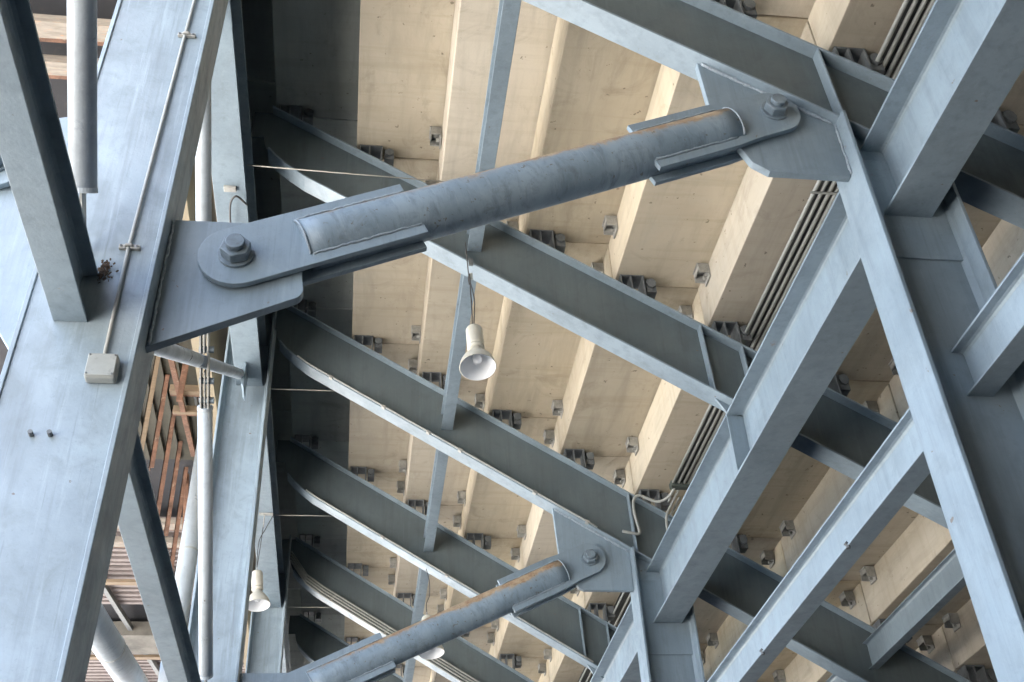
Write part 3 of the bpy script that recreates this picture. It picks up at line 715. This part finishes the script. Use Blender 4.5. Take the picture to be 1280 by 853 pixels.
for y_, z_, x0_, x1_, h_, lab in ((7.18, 9.28, -5, -2.2, .20, 'upper white painted timber bar crossing behind the thick white pipe at top left'),
                                (7.66, 9.26, -5, -2.2, .17, 'lower bare timber bar crossing behind the thick white pipe at top left'),
                                (17.55, 9.28, -4.4, -2.2, .20, 'weathered timber bar crossing between the small beam and the pale pipe at lower left'),
                                (18.25, 9.28, -4.4, -2.2, .18, 'second, rusty stained timber bar just below the weathered one at lower left'),
                                (13.50, 9.28, -2.75, -2.0, .10, 'thin orange timber bar below the brace joint'),
                                (13.98, 9.24, -2.75, -2.0, .07, 'thin dark orange bar, second below the brace joint')):
    t = thing('timber_bar', lab, 'timber', (x0_, y_, z_)); 
    link('bar', B(x0_, x1_, y_, y_+h_, z_, z_+.12), WOODP if 'white' in lab or 'weathered' in lab else WOOD, t, bevel=.006); link('underside_batten', B(x0_, x1_, y_+h_, y_+h_+.06, z_+.02, z_+.08), RUST, t)
rf = thing('rusty_frame', 'rusty angle iron framework with vertical posts and diagonals seen between the outer columns', 'framework', (-2.8, 14.4, 7.2))
for (y_, z0_, z1_) in ((12.70, 6.9, 9.57), (13.5, 8.0, 9.57), (14.42, 6.6, 9.57), (15.3, 7.9, 9.57), (16.15, 6.5, 9.6), (17.1, 7.4, 9.6), (17.9, 6.5, 9.6), (8.4, 6.5, 9.6), (10.5, 7, 9.6)):
    bm = bmesh.new(); box(bm, -2.85, -2.78, y_, y_+.012, z0_, z1_); box(bm, -2.85, -2.838, y_, y_+.09, z0_, z1_)
    link('post', bm, RUST if y_ > 13 else WOOD, rf)
for (p, q) in (((-2.6, 12.3, 9.14), (-2.6, 15.4, 9.37)), ((-2.4, 12.58, 9.2), (-2.4, 12.52, 8.45)), ((-2.8, 8.4, 9.5), (-2.8, 10.5, 7.6)), ((-2.8, 16.2, 9.5), (-2.8, 17.9, 7.5))):
    bm = bmesh.new(); bar(bm, p, q, .075, .05); link('diagonal', bm, RUST, rf)
ld = thing('slatted_ladder', 'narrow ladder of pale rungs showing between the long pale pipe and the slimmer column', 'ladder', (-2.15, 14, 9.4))
for x_ in (-2.42, -1.93): link('rail', B(x_-.02, x_+.02, 13.7, 20.5, 9.36, 9.44), STOOL, ld)
for q in range(30): link('rung', B(-2.40, -1.95, 13.8+q*.22, 13.88+q*.22, 9.38, 9.42), SLAT, ld)
ol = thing('ribbed_sheet', 'dark olive ribbed ceiling sheet above the rusty framework', 'ceiling sheet', (-3.1, 12, 9.5))
link('backing_sheet', B(-3.9, -2.35, 11.6, 15.9, 9.585, 9.60), OLIVE, ol)
rib0 = None
for q in range(7):
    if rib0 is None: o = rib0 = link('rib', B(-.03, .03, 0, 4.2, -.05, 0), OLIVE, None)
    else: o = rib0.copy(); COL.objects.link(o)
    o.parent = ol; o.location = Vector((-3.85+q*.24, 11.65, 9.585))-ol.location
PA, PB = (-2.3, 14.58, 9.55), (-2.3, 14.0, 3.0)
for p, q, r, lab in ((PA, PB, .13, 'fat pale pipe leaning behind the long pale brace pipe at lower left'),
                     ((-2.8, 9.4, 4.76), (-2.8, 19, 5.95), .17, 'fat white pipe crossing the bottom left corner below the slats')):
    t = thing('leaning_pipe', lab, 'pipe', q); link('pipe', TB([p, q], r, 28), PIPEW, t, smooth=True)
    d_ = (Vector(q)-Vector(p)).normalized(); c_ = Vector(p).lerp(Vector(q), .36)
    link('joint_ring', TB([c_, c_+d_*.03], r*1.04, 28), COND, t)

# ------------------------------------------------------------------ lift everything so that the ground is z = 0
for o in SC.objects:
    if o.parent is None: o.location.z += EYE
